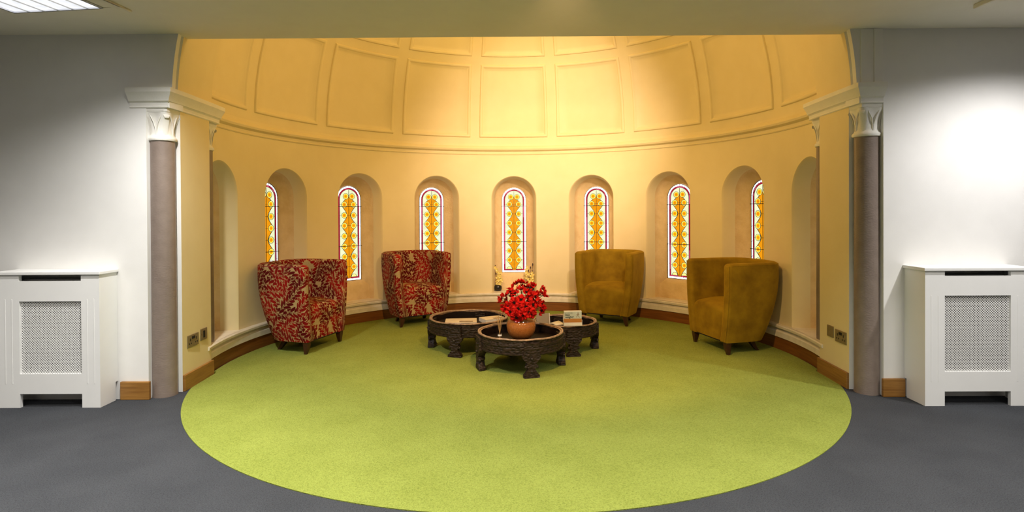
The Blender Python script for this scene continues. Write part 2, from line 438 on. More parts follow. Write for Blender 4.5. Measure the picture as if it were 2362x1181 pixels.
WH, WZ0, WSP = .157, 0.0, .945   # half width, bottom, spring (local: z from the window bottom)
ROWS = [.040, .160, .280, .400, .520, .640, .760, .885]
def ogee(sign):
    """edge of the amber field: wide at .16/.4/.64/.885, narrow between"""
    P = []
    z = .030
    while z <= .985:
        # piecewise cosine between the rows
        rows = [(-.08, 1), (.040, 0), (.160, 1), (.280, 0), (.400, 1), (.520, 0), (.640, 1), (.760, 0), (.885, 1), (.985, .0)]
        for (za, a), (zb2, bb) in zip(rows, rows[1:]):
            if za <= z <= zb2:
                t = (z - za) / (zb2 - za); s = (1 - math.cos(PI * t)) / 2
                if a < bb: s = t ** 1.35 * .6 + s * .4
                else: s = 1 - ((1 - t) ** 1.35 * .6 + (1 - s) * .4)
                w = (a + (bb - a) * s)
                break
        P.append((sign * (.021 + .074 * w), z)); z += .0125
    return P
def make_window(idx, phi):
    seed = random.Random(100 + idx)
    g = MB()
    # layers stand a little proud of one another, nearest the room last (local -y = into the room)
    glass_poly(g, arch_loop(WH, 0, WSP), 0, 0)
    # pink border built of short lengths
    b1 = arch_loop(WH - .024, .024, WSP, 28, 12, 6); b2 = arch_loop(WH - .041, .041, WSP, 28, 12, 6)
    n = len(b1); k = 0
    while k < n:
        ln = seed.choice((2, 3, 4)); mi = seed.choice((1, 2, 2, 1, 2))
        for q in range(k, min(n, k + ln)):
            a, c = q, (q + 1) % n
            g.add([(b1[a][0], -.001, b1[a][1]), (b1[c][0], -.001, b1[c][1]), (b2[c][0], -.001, b2[c][1]), (b2[a][0], -.001, b2[a][1])], [(0, 1, 2, 3)], mi)
        k += ln
    glass_poly(g, b2, -.001, 3)
    og = ogee(1); og2 = ogee(-1)
    for i in range(len(og) - 1):
        g.add([(og2[i][0], -.002, og2[i][1]), (og[i][0], -.002, og[i][1]), (og[i + 1][0], -.002, og[i + 1][1]), (og2[i + 1][0], -.002, og2[i + 1][1])], [(0, 1, 2, 3)], 4)
    ce = []
    for z in ROWS: ce += [(-.059, z), (.059, z)]
    ce += [(-.040, .980), (.040, .980)]
    lead = MB()
    for (x, z) in ce:
        cut = [p for p in circle(x, z, .0345, 24)]
        if z < .05: cut = [(p[0], max(p[1], .041)) for p in cut]
        plain = seed.random() < .03
        glass_poly(g, cut, -.0080, 0 if plain else 6)
        if not plain and z > .05:
            j = .85 + .3 * seed.random()
            glass_poly(g, circle(x, z, .0265, 20), -.0083, 5)
            glass_poly(g, circle(x, z, .0185 * j, 18), -.0086, 8)
            glass_poly(g, circle(x, z, .0115 * j, 16), -.0089, 7)
        ring_strip(lead, cut, .0034, -.0105, -.0078)
    for sgn in (og, og2): ring_strip(lead, sgn, .0035, -.007, -.0025, closed=False)
    lead.box(-.0016, .0016, -.007, -.0025, .041, 1.055)
    for z in ROWS[1:]:
        for sg in (-1, 1):
            x0, x1 = sorted((sg * .0935, sg * .116)); lead.box(x0, x1, -.0065, -.0025, z - .0015, z + .0015)
        lead.box(-.0245, .0245, -.0065, -.0025, z - .0015, z + .0015)
    ring_strip(lead, b1, .0026, -.006, -.0005); ring_strip(lead, b2, .0030, -.006, -.0005)
    ring_strip(lead, arch_loop(WH - .001, .001, WSP), .004, -.006, .0005)
    # glazing joints across the white border
    for i in range(0, n, 2):
        a = arch_loop(WH, 0, WSP, 28, 12, 6)[i]; c = b1[i]
        ring_strip(lead, [a, c], .0022, -.005, -.0005, closed=False)
    # stone surround in world-radial local frame: x tangent, y = rho - 2.68 , z = height - .452
    ZB = .452
    st = MB()
    def lp(hw, z0, rho): return [(x, rho - 2.68, z - ZB) for x, z in arch_loop(hw, z0, SPR)]
    A0 = lp(HW1, SILL, 2.552); A1 = lp(HW1 - .006, SILL, 2.575)
    M1 = lp(.222, SILL, 2.615)
    def lift(z0, i, z):
        if i <= 8: return z0 - ZB
        zz = z + ZB
        return (z0 + (zz - SILL) / (SPR - SILL) * (SPR - z0) if zz < SPR else zz) - ZB
    M1 = [(x, y, lift(.388, i, z)) for i, (x, y, z) in enumerate(M1)]
    # foot of the face stays on the sill
    F1 = [(x, y if i > 8 else 2.605 - 2.68, z) for i, (x, y, z) in enumerate(lp(.232, SILL, 2.60))]
    B1 = lp(HW2, ZB - .006, 2.668); B2 = lp(WH, ZB, 2.680)
    st.loft([A0, A1, F1, M1, B1, B2], True)
    # niche floor
    fl = MB()
    ztop = SILL - ZB + .002
    nb = 12
    f0 = [(-HW0 + 2 * HW0 * i / nb, math.sqrt(R * R - (-HW0 + 2 * HW0 * i / nb) ** 2) - 2.68 - .03, ztop) for i in range(nb + 1)]
    f1 = [(-HW1 + 2 * HW1 * i / nb, 2.63 - 2.68, ztop) for i in range(nb + 1)]
    fl.loft([f0, f1], False)
    o = g.build('window_%d' % (idx + 1), ['glass_white', 'glass_pink', 'glass_red', 'glass_pale', 'glass_amber', 'glass_yellow', 'glass_cream', 'glass_orange', 'glass_gold'], merge=None, recalc=False)
    struct(o)
    x, y, z = to_world(phi, 0, 2.68, ZB)
    o.location = (x, y, z); o.rotation_euler = (0, 0, -phi)
    lead.build('lead_cames', 'lead', o, merge=None)
    for z in (.402, .862):
        sb = MB(); sb.box(-WH - .004, WH + .004, -.016, -.0108, z - .003, z + .003); sb.build('saddle_bar', 'lead', o)
    st.build('stone_surround', 'stone', o, smooth=40)
    fl.build('niche_sill', 'sill_paint', o)
    # unseen slab behind the glass, shutting out the light from outside
    bk = MB(); bk.box(-.32, .32, .006, .03, -.3, 1.3); bk.build('backing_slab', 'stone', o)
    return o
for i, phi in enumerate(phis): make_window(i, phi)

# ------------------------------------------------------------------ plinth moulding, skirting, cornice
E0 = math.radians(100)
b_ = MB(); arc_lathe(b_, [(2.44, 0), (2.404, 0), (2.404, .108), (2.41, .116), (2.44, .116)], -E0, E0, 160)
struct(b_.build('baseboard_apse', 'oak', smooth=30), 'dark oak skirting following the curved wall', 'skirting')
b_ = MB(); arc_lathe(b_, [(2.45, .112), (2.392, .114), (2.390, .160), (2.396, .170), (2.408, .176), (2.410, .186), (2.392, .196), (2.378, .200), (2.376, .218), (2.382, .2265), (2.45, .2265)], -E0, E0, 160)
struct(b_.build('trim_1', 'sill_paint', smooth=30), 'moulded cream sill band above the curved skirting', 'moulding')
E1 = math.radians(97.2)
b_ = MB(); arc_lathe(b_, [(2.46, 1.955), (2.418, 1.957), (2.414, 1.966), (2.419, 1.974), (2.419, 1.996), (2.405, 2.004), (2.392, 2.012), (2.386, 2.03), (2.396, 2.046), (2.402, 2.058), (2.414, 2.066), (2.418, 2.09), (2.46, 2.1)], -E1, E1, 160)
struct(b_.build('trim_2', 'cream_paint', smooth=30), 'thin moulded cornice running round the curved wall', 'cornice')
# jamb cornices
def sweep(mb, path, prof, mi=0):
    """prof: (offset outward, z); path: list of (x,y,nx,ny) with mitred outward normals"""
    loops = [[(x + nx * o, y + ny * o, z) for o, z in prof] for x, y, nx, ny in path]
    mb.loft(loops, True, True, True, mi)
cprof = [(-.04, 1.968), (.004, 1.968), (.008, 1.974), (.004, 1.982), (.006, 2.0), (.012, 2.008), (.020, 2.012), (.026, 2.03), (.048, 2.062), (.052, 2.068), (.052, 2.096), (.044, 2.1), (-.04, 2.1)]
for sg, nm, xo in ((-1, 'trim_3', 2.585), (1, 'trim_4', 2.475)):
    path = [(sg * xo, WALL_Y, 0, -1), (sg * 2.332, WALL_Y, -sg * 1, -1), (sg * 2.335, 0.0, -sg, 0), (sg * 2.36, .46, -sg, 0), (sg * 2.372, .60, -sg, 0)]
    b_ = MB(); sweep(b_, path, cprof)
    struct(b_.build(nm, 'plaster_white', smooth=30), '%s hand moulded cornice over the column and jamb' % ('left' if sg < 0 else 'right'), 'cornice')
b_ = MB(); b_.box(2.325, 2.410, WALL_Y - .007, WALL_Y + .01, 2.098, CEIL - .001); b_.box(2.410, 2.468, WALL_Y - .014, WALL_Y + .01, 2.098, CEIL - .001)
struct(b_.build('trim_5', 'white_paint', bevel=.003), 'flat white strip above the right hand column up to the ceiling', 'moulding')
# jamb and front skirtings
for sg, nm, xe in ((-1, 'baseboard_left', 2.66), (1, 'baseboard_right', 2.612)):
    b_ = MB()
    x0, x1 = sorted((sg * 2.464, sg * xe)); b_.box(x0, x1, -.172, WALL_Y + .002, 0, .122)
    poly = [(sg * 2.337, .002), (sg * 2.318, .002), (sg * 2.337, .43), (sg * 2.357, .43)]
    b_.prism(poly, 0, .114)
    struct(b_.build(nm, 'oak_light', bevel=.004))

# ------------------------------------------------------------------ dome
def dome():
    r0 = 2.424
    def prof(d):     # height of the raised frame as a function of distance inside the panel edge
        if d <= 0: return 0
        if d < .008: return .015 * math.sin(PI / 2 * d / .008)
        if d < .024: return .015
        if d < .044: return .015 - .012 * (1 - math.cos(PI * (d - .024) / .020)) / 2
        if d < .050: return .003
        return .003 - .003 * min(1, (d - .05) / .004)
    offs = [-.03, -.001, .002, .005, .008, .016, .024, .029, .034, .039, .044, .050, .054, .08]
    rows = [(.3, 21.3), (23.6, 43.0), (45.2, 62)]
    es = {0.0}
    for a, bb in rows:
        for o in offs:
            d = math.degrees(o / r0); es.add(a + d); es.add(bb - d)
        for k in range(1, 8): es.add(a + (bb - a) * k / 8)
    es |= {-.3, 64, 67, 70, 73, 76, 79, 82, 85, 88, 89.9}
    es = sorted(es)
    mb = MB()
    ribh = .0575
    pan = [STEP * k for k in range(-4, 5)]
    loops = []
    cols = []      # angular parameters: (panel index, kind, offset)
    for k, pc in enumerate(pan):
        for o in offs[:-1]: cols.append((pc, -1, o))
        for q in range(1, 8): cols.append((pc, 0, q / 8))
        for o in reversed(offs[:-1]): cols.append((pc, 1, o))
    for e in es:
        er = math.radians(e); ce = max(math.cos(er), .002)
        L = []
        ed = math.acos(max(-1, -.323 / (r0 * ce)))
        L.append((-ed, 0.0, None))
        for pc, kind, o in cols:
            rh = min(ribh / (r0 * ce), STEP * .3)
            hwid = STEP / 2 - rh
            sc = min(1.0, hwid / (.10 / (r0 * ce)) / 1.2) if ce < .5 else 1
            if kind == 0: a = pc - hwid + 2 * hwid * (.0 + o) ; a = pc + (o - .5) * 2 * (hwid - .054 * sc / (r0 * ce) * 1.05); d = .09
            else:
                a = pc + kind * (hwid - o * sc / (r0 * ce)); d = o
            L.append((max(-ed, min(ed, a)), d, None))
        L.append((ed, 0.0, None))
        de = -1
        for a0, b0 in rows:
            if a0 - 2 < e < b0 + 2: de = max(de, math.radians(min(e - a0, b0 - e)) * r0)
        loop = []
        for a, d, _ in L:
            h = prof(min(d, de)) if de > 0 else 0
            rr = r0 - h
            loop.append((rr * ce * math.sin(a), CY + rr * ce * math.cos(a), SPRING + rr * math.sin(er)))
        loops.append(loop)
    mb.loft(loops, False)
    return mb
struct(dome().build('ceiling_dome', 'cream_paint', smooth=50, merge=None), 'half dome with raised rectangular panel mouldings', 'dome')

# ------------------------------------------------------------------ columns
def column(name, label, x, y, r, sgn, group=None):
    t = thing(name, label, 'column', (x, y, 0), 0, group)
    sh = MB(); sh.lathe([(r * 1.03, 0), (r * 1.03, .004), (r, .02), (r, .6), (r * .99, 1.2), (r * .985, 1.752)], 40, cap0=True, cap1=True)
    sh.build('shaft', 'column_paint', t, smooth=40)
    k = r / .0785
    cp = MB()
    def sq(hw, ex, z, n=48, lobes=0.0):
        out = []
        for i in range(n):
            a = 2 * PI * i / n
            c, s = math.cos(a), math.sin(a)
            q = (abs(c) ** ex + abs(s) ** ex) ** (-1 / ex)
            q *= 1 + lobes * (math.sin(2 * a) ** 2 - .5)
            out.append((hw * q * c * k, hw * q * s * k, z))
        return out
    cp.loft([sq(.070, 2, 1.750), sq(.086, 2, 1.752), sq(.0905, 2, 1.762), sq(.089, 2, 1.772), sq(.078, 2, 1.782), sq(.072, 2, 1.80),
             sq(.070, 2.2, 1.84, lobes=.06), sq(.071, 2.6, 1.875, lobes=.12), sq(.076, 3.2, 1.905, lobes=.16), sq(.083, 4.5, 1.93, lobes=.14), sq(.084, 7, 1.942), sq(.086, 14, 1.944), sq(.087, 16, 1.968), sq(.080, 16, 1.9685)], True, True, True)
    cap = cp.build('capital', 'plaster_white', t, smooth=45)
    # corner leaves curling outwards and the ribs on each face
    for q in range(4):
        a = PI / 4 + q * PI / 2
        lf = MB(); loops = []
        for rad, z, w in ((.071, 1.785, .014), (.076, 1.83, .018), (.082, 1.87, .020), (.094, 1.905, .021), (.106, 1.925, .020), (.111, 1.915, .018), (.107, 1.902, .012)):
            c, s = math.cos(a), math.sin(a)
            p = Vector((rad * c, rad * s, 0)) * k; tv = Vector((-s, c, 0)) * w * k; nv = Vector((c, s, 0)) * .006 * k
            loops.append([p - tv + Vector((0, 0, z)), p + nv + Vector((0, 0, z)), p + tv + Vector((0, 0, z)), p - nv + Vector((0, 0, z))])
        lf.loft(loops, True, True, True); lf.build('leaf', 'plaster_white', cap, smooth=60)
        a = q * PI / 2
        for sd in (-1, 1):
            rb = MB(); ptsr = []
            for f, z in ((.1, 1.785), (.12, 1.83), (.35, 1.875), (.75, 1.91), (.95, 1.932)):
                ang = a + sd * f * .52; rr = (.0725 + max(0, z - 1.84) * .16) * k
                ptsr.append((rr * math.cos(ang), rr * math.sin(ang), z))
            rb.tube(ptsr, .0045 * k, 6)
            rb.build('rib', 'plaster_white', cap, smooth=60)
    return t
column('column', 'taupe painted column with white leaf capital beside left radiator cover', -2.422, -.060, .0775, 1)
column('column', 'taupe painted column with white leaf capital beside right radiator cover', 2.421, -.060, .0775, 1)
column('column', 'slim inner taupe shaft behind left jamb with sockets, half hidden', -2.468, .535, .070, 1)
column('column', 'slim inner taupe shaft behind right jamb with sockets, half hidden', 2.468, .535, .070, 1)

# ------------------------------------------------------------------ radiator covers
def radiator_cover(label, x0, x1, y0, gx0, gx1, zt, slot, gz, feet, side_sg):
    W_ = x1 - x0
    t = thing('radiator_cover', label, 'radiator cover', ((x0 + x1) / 2, WALL_Y, 0))
    cx = (x0 + x1) / 2
    a, bq = gx0 - cx, gx1 - cx; h = W_ / 2; f = y0 - WALL_Y     # f negative: the front face
    ft = .022
    fr = MB()
    top = zt - .022
    for (xa, xb, za, zb) in ((-h, a, 0, top), (bq, h, 0, top), (a, bq, feet, gz[0]), (a, bq, gz[1], slot[0]), (a, bq, slot[1], top)):
        if zb - za > .002: fr.box(xa, xb, f, f + ft, za, zb)
    fr.build('front_frame', 'cover_white', t)
    for sx, nm in ((-1, 'side_panel'), (1, 'side_panel')):
        s = MB(); xa, xb = sorted((sx * h, sx * (h - .018)))
        s.prism([(xa, f + ft), (xb, f + ft), (xb, -.024), (xa, -.024)], 0, .125)
        s.box(xa, xb, f + ft, -.001, .125, top); s.build(nm, 'cover_white', t)
    ts = MB(); ts.box(-h - .012, h + .012, f - .012, -.001, top, zt); ts.build('top_shelf', 'cover_white', t, bevel=.004)
    # fluted strips on both stiles
    for xm in ((-h + a) / 2, (bq + h) / 2):
        w = .022
        for sx in (-1, 1):
            gr = MB(); xx = xm + sx * w; gr.box(xx - .0035, xx + .0035, f - .0012, f + .001, .155, .705)
            gr.build('flute', 'cover_white', t, bevel=.001)
    # diagonal lattice grille
    gm = MB(); pitch = .0162; wd = .0046
    gw, gh = bq - a, gz[1] - gz[0]
    for d in (-1, 1):
        c = -gh if d > 0 else 0
        nst = int((gw + gh) / pitch) + 2
        for k in range(nst):
            # line  x - d*z = c0
            c0 = (-gh + k * pitch) if d > 0 else (k * pitch)
            ptsl = []
            for z in (0, gh):
                x = c0 + d * z
                ptsl.append((x, z))
            (xa, za), (xb, zb) = ptsl
            # clip to 0..gw
            def at_x(x): return (x, (x - c0) / d)
            P = []
            for (x, z) in ((xa, za), (xb, zb)):
                if x < 0: x, z = at_x(0)
                if x > gw: x, z = at_x(gw)
                P.append((x, z))
            if min(P[0][1], P[1][1]) < -1e-6 or max(P[0][1], P[1][1]) > gh + 1e-6 or abs(P[0][0] - P[1][0]) < .004: continue
            q = wd / 2 * .7071
            (xa, za), (xb, zb) = P
            yy = f + .014 + (.0012 if d > 0 else 0)
            cs = [(xa - q, yy, za + q * d), (xa + q, yy, za - q * d), (xb + q, yy, zb - q * d), (xb - q, yy, zb + q * d)]
            cs2 = [(x, y + .0012, z) for x, y, z in cs]
            gm.add([(x + a, y, z + gz[0]) for x, y, z in cs + cs2], [(0, 1, 2, 3), (7, 6, 5, 4), (0, 3, 7, 4), (1, 5, 6, 2)])
    gm.build('grille', 'cover_white', t, merge=None)
    # the radiator behind
    rt = thing('radiator', 'panel radiator hidden inside the %s white radiator cover' % side_sg, 'radiator', (cx, WALL_Y, 0))
    rp = MB(); rp.box(a - .02, bq + .02, f * .62, f * .60 + .004, .18, zt - .06)
    for k in range(14):
        xx = a + (bq - a) * (k + .5) / 14; rp.box(xx - .008, xx + .008, f * .62 - .006, f * .62, .2, zt - .09)
    rp.build('panel', 'radiator_shade', rt)
    tp = MB(); tp.box(a - .02, bq + .02, f * .60, -.02, zt - .062, zt - .056); tp.build('top_grille', 'radiator_shade', rt)
    return t
radiator_cover('white radiator cover with lattice grille left of the opening', -3.349, -2.686, -.317, -3.209, -2.805, .884, (.822, .862), (.219, .691), .090, 'left')
radiator_cover('white radiator cover with lattice grille right of the opening', 2.616, 3.290, -.346, 2.741, 3.160, .884, (.830, .866), (.219, .705), .093, 'right')

# ------------------------------------------------------------------ sockets on the jambs
def plate(label, sg, y0, y1, z0, z1, kind, cat):
    ym = (y0 + y1) / 2; zm = (z0 + z1) / 2; w = abs(y1 - y0); h = z1 - z0
    x = 2.335 + ym * .048
    t = thing('wall_socket' if kind == 'double' else ('fused_switch' if kind == 'switch' else 'blank_plate'), label, cat, (sg * x, ym, zm), (PI / 2 if sg < 0 else -PI / 2))
    # local: x along the wall, -y out into the opening
    p = MB(); p.box(-w / 2, w / 2, -.008, .0, -h / 2, h / 2); p.build('plate', 'brass_plate', t, bevel=.003)
    def piece(nm, xa, xb, za, zb, mt='black_plastic', d=.0095):
        q = MB(); q.box(xa, xb, -d, -.004, za, zb); q.build(nm, mt, t)
    if kind == 'double':
        for sx in (-1, 1):
            c = sx * w * .26
            piece('earth_slot', c - .004, c + .004, .002, .020)
            piece('pin_slot', c - .016, c - .008, -.022, -.012); piece('pin_slot', c + .008, c + .016, -.022, -.012)
            piece('rocker_switch', sx * .010 - .007, sx * .010 + .007, .014, .032, d=.012)
    elif kind == 'switch':
        piece('rocker_switch', -.011, .011, -.024, .026, d=.011)
        piece('fixing_screw', -w * .36 - .003, -w * .36 + .003, -.003, .003, 'chrome', .009)
    return t
plate('brass double wall socket low on the left jamb', -1, .062, .210, .288, .378, 'double', 'socket')
plate('brass single switch plate with black rocker on the left jamb', -1, .247, .340, .300, .388, 'switch', 'switch')
plate('brass blank wall plate low on the right jamb', 1, .206, .292, .312, .396, 'blank', 'wall plate')
plate('brass double wall socket low on the right jamb', 1, .030, .172, .300, .388, 'double', 'socket')

# ------------------------------------------------------------------ ceiling light fittings
def ceiling_light(label, x, y, rz, inset=.10, size=.58, drop=.014):
    t = thing('ceiling_light', label, 'ceiling light', (x, y, CEIL), rz)
    h = size / 2; H = h + inset
    s = MB()
    for (xa, xb, ya, yb) in ((-H, H, -H, -h), (-H, H, h, H), (-H, -h, -h, h), (h, H, -h, h)):
        s.box(xa, xb, ya, yb, -drop, .001)
    s.build('surround', 'ceiling_paint', t, bevel=.006)
    f = MB()
    for (xa, xb, ya, yb) in ((-h, h, -h, -h + .012), (-h, h, h - .012, h), (-h, -h + .012, -h + .012, h - .012), (h - .012, h, -h + .012, h - .012)):
        f.box(xa, xb, ya, yb, -.020, .001)
    f.build('frame', 'chrome', t)
    d = MB(); d.box(-h + .012, h - .012, -h + .012, h - .012, -.012, -.006); d.build('diffuser', 'lamp_louvre', t)
    for k in range(1, 6):
        c = -h + size * k / 6
        l = MB(); l.box(c - .001, c + .001, -h + .012, h - .012, -.018, -.012); l.build('louvre_blade', 'cover_white', t)
    return t
rot = math.radians(-6.6)
ceiling_light('bright square louvred ceiling light above the left radiator cover', -2.662 - .29 * math.sin(-rot) * 0 - .033, -.652 - .29, rot, .10)
ceiling_light('square ceiling light in the right corner, only its surround showing', 2.736 + .45, -.575 - .45, math.radians(2), .16, drop=.028)

# ------------------------------------------------------------------ tub armchairs
ZB_, ZT_ = .105, .790
def chair_dims(z):
    t = max(0.0, (z - ZB_) / (ZT_ - ZB_))
    g = math.sin(min(1, t * 1.18) * PI / 2) ** .9
    if t > .85: g = 1 - (t - .85) * .12
    return .553 + .120 * g, .43 + .158 * g       # overall width, depth
def chair_outline(s, z, off):
    """s in 0..1 round the U (from front-left to front-right), off inwards from the outer face"""
    w, d = chair_dims(z)
    a = w / 2 - off
    str_ = d * .50                        # straight part of the arms
    rb = d - str_ - off                   # depth of the rounded back
    La = str_; Lb = PI * (a + rb) / 2 * .98
    tot = 2 * La + Lb; u = s * tot
    if u < La: return (-a, u)
    if u > La + Lb: return (a, tot - u)
    th = (u - La) / Lb * PI
    ex = .72
    c, q = math.cos(th), max(0.0, math.sin(th))
    return (-a * math.copysign(abs(c) ** ex, c), str_ + rb * q ** ex)
def armchair(name, label, mat, leaf, loc, face, group=None):
    t = thing(name, label, 'armchair', loc, face, group)
    # local frame: front face on y = 0 looking towards -y, back towards +y
    T = .088
    def section(inset):
        """rounded upright section (off, z) with its perimeter length"""
        o0, o1 = inset, T - inset
        z0, z1 = ZB_ + inset * .4, ZT_ - inset
        rr = max(.003, .030 - inset * .6)
        P = []
        nz = 14
        for i in range(nz): P.append((o0, z0 + (z1 - rr - z0) * i / nz))
        for i in range(6):
            a = PI - i * PI / 2 / 5; P.append((o0 + rr + rr * math.cos(a), z1 - rr + rr * math.sin(a)))
        for i in range(6):
            a = PI / 2 - i * PI / 2 / 5; P.append((o1 - rr + rr * math.cos(a), z1 - rr + rr * math.sin(a)))
        for i in range(1, nz + 1): P.append((o1, z1 - rr - (z1 - rr - z0) * i / nz))
        return P
    sh = MB(); loops = []
    NS = 56
    ends = [(0.034 * math.sin(PI / 2 * k / 5), 0.034 * (1 - math.cos(PI / 2 * k / 5))) for k in range(5, -1, -1)]
    rings = [(0.0, e[0], e[1]) for e in ends[:-1]] + [(k / NS, 0, 0) for k in range(NS + 1)] + [(1.0, e[0], e[1]) for e in reversed(ends[:-1])]
    uvs = []
    ulen = 0
    prev = None
    for s, fwd, inset in rings:
        L = []
        for off, z in section(inset):
            x, y = chair_outline(s, z, off)
            L.append((x, y + .034 - fwd, z))
        loops.append(L)
        mid = Vector((L[10][0], L[10][1], 0))
        if prev is not None: ulen += (mid - prev).length
        prev = mid
        per = 0; row = []
        sec = section(inset)
        for i, (off, z) in enumerate(sec):
            if i: per += math.hypot(off - sec[i - 1][0], z - sec[i - 1][1])
            row.append((ulen, per))
        uvs.append(row)
    sh.loft(loops, True, True, True)
    n = len(loops[0])
    for k, row in enumerate(uvs):
        for i, q in enumerate(row): sh.uv[k * n + i] = q
    sh.build('shell', mat, t, smooth=50, merge=None)
    # piping along the outer top edge and down both front edges
    pp = MB()
    pp.tube([(chair_outline(k / 60, ZT_ - .02, .004)[0], chair_outline(k / 60, ZT_ - .02, .004)[1] + .034, ZT_ - .018) for k in range(61)], .0045, 6)
    for sd in (() if leaf else (0.0, 1.0)):
        pp.tube([(chair_outline(sd, z, .009)[0], chair_outline(sd, z, .009)[1] + .009, z) for z in [ZB_ + .01 + (ZT_ - .03 - ZB_) * k / 20 for k in range(21)]], .0045, 6)
    pp.build('piping', 'piping_red' if leaf else mat, t, smooth=60)
    # seat: upright front panel rolling over into a crowned cushion
    st = MB(); prof = []
    ZS = .425; r_ = .055
    for i in range(8): prof.append((.016, ZB_ + .01 + (ZS - r_ - ZB_ - .01) * i / 8))
    for i in range(8):
        a = PI / 2 * i / 7; prof.append((.016 + r_ - r_ * math.cos(a), ZS - r_ + r_ * math.sin(a)))
    for i in range(1, 12): prof.append((.016 + r_ + .42 * i / 11, ZS + .018 * math.sin(PI * min(1, i / 9))))
    NX = 18
    per = 0
    sl = []
    for i, (y, z) in enumerate(prof):
        if i: per += math.hypot(y - prof[i - 1][0], z - prof[i - 1][1])
        w, d = chair_dims(min(z, .44))
        a = w / 2 - T + .012
        if y > d * .50 + .034:
            q = min(1, (y - d * .50 - .034) / (d - d * .50 - T + .03)); a *= math.sqrt(max(.02, 1 - q * q))
        row = []
        for k in range(NX + 1):
            u = -1 + 2 * k / NX
            drop = .030 * (abs(u) ** 4) if z > ZS - r_ else .030 * (abs(u) ** 4) * max(0, (z - .3) / .09)
            row.append((a * u, y + .010 * abs(u) ** 6, z - drop)); st.uv[i * (NX + 1) + k] = (a * u + 5.3, per + 2.1)
        sl.append(row)
    st.loft(sl, False)
    seat = st.build('seat', mat, t, smooth=60, merge=None)
    # base board under the upholstery
    bb = MB()
    ol = [chair_outline(k / 40, ZB_ + .02, .02) for k in range(41)]
    bb.prism([(x, y + .03) for x, y in ol], ZB_ - .004, ZB_ + .03); bb.build('underside', 'dark_void', t)
    # legs: front ones curve in, rear ones splay out
    w, d = chair_dims(ZB_)
    for sx in (-1, 1):
        lg = MB(); loops = []
        for z, cxo, hw in ((.118, 0, .026), (.08, .003, .024), (.045, -.001, .019), (.015, -.006, .014), (0, -.008, .012)):
            xx = sx * (w / 2 - .030 - cxo); yy = .048 - (cxo * .3)
            loops.append([(xx - hw, yy - hw, z), (xx + hw, yy - hw, z), (xx + hw, yy + hw, z), (xx - hw, yy + hw, z)])
        lg.loft(loops, True, True, True); lg.build('leg', 'leg_wood', t, smooth=40)
        lg = MB(); loops = []
        for z, out, hw in ((.118, 0, .024), (.07, .012, .021), (.03, .034, .017), (0, .058, .013)):
            xx = sx * (w * .27 + out * .35); yy = d * .80 + out
            loops.append([(xx - hw, yy - hw, z), (xx + hw, yy - hw, z), (xx + hw, yy + hw, z), (xx - hw, yy + hw, z)])
        lg.loft(loops, True, True, True); lg.build('leg', 'leg_wood', t, smooth=40)
    return t
simple('piping_red', (.26, .018, .014), (.18, .01, .01), 60, .8)
def place(leftleg, rightleg):
    """seat the chair so that its front legs stand on two measured floor points (as seen from the chair's front)"""
    a, b2 = Vector((*leftleg, 0)), Vector((*rightleg, 0))
    dx = (b2 - a).normalized(); rz = math.atan2(dx.y, dx.x)
    m = (a + b2) / 2; back = Vector((-dx.y, dx.x, 0))
    p = m - back * .048
    return (p.x, p.y, .004), rz
l, r = place((-1.835, 1.03), (-1.69, 1.50)); armchair('armchair', 'red leaf-patterned tub armchair nearest the left jamb', 'leaf_fabric', True, l, r)
l, r = place((-1.212, 2.165), (-.807, 2.425)); armchair('armchair', 'red leaf-patterned tub armchair against the back wall, left of the poppies', 'leaf_fabric', True, l, r)
l, r = place((.775, 2.41), (1.20, 2.165)); armchair('armchair', 'plain olive velvet tub armchair against the back wall, right of the poppies', 'olive_velvet', False, l, r)
l, r = place((1.715, 1.425), (1.84, .945)); armchair('armchair', 'plain olive velvet tub armchair nearest the right jamb', 'olive_velvet', False, l, r)

# ------------------------------------------------------------------ carved round tables
def carved():
    m, nt, b = new_mat('carved_wood')
    v = objvec(nt)
    mp = N(nt, 'ShaderNodeMapping'); mp.inputs['Scale'].default_value = (1, 1, 1.6); nt.links.new(v, mp.inputs[0])
    vo = N(nt, 'ShaderNodeTexVoronoi', feature='SMOOTH_F1'); vo.inputs['Scale'].default_value = 46; nt.links.new(mp.outputs[0], vo.inputs['Vector'])
    sp = N(nt, 'ShaderNodeSeparateXYZ'); nt.links.new(v, sp.inputs[0])
    wv = math_node(nt, 'SINE', math_node(nt, 'MULTIPLY', sp.outputs[2], 300))
    h = math_node(nt, 'ADD', vo.outputs['Distance'], math_node(nt, 'MULTIPLY', wv, .05))
    f = noise(nt, 30, 5, v)
    c = ramp(nt, h, (.007, .004, .003), (.034, .019, .012), .15, .75)
    nt.links.new(mix_rgb(nt, .4, c, ramp(nt, f, (.007, .004, .003), (.034, .02, .012))), b.inputs['Base Color'])
    b.inputs['Roughness'].default_value = .55; b.inputs['Specular IOR Level'].default_value = .3
    bump(nt, b, h, .9, .010)
carved()
LEGP = [(.056, 0.0), (.064, .006), (.063, .020), (.054, .026), (.036, .050), (.027, .070), (.030, .078), (.044, .084), (.046, .096), (.034, .104), (.038, .115), (.058, .132), (.072, .150), (.074, .168)]
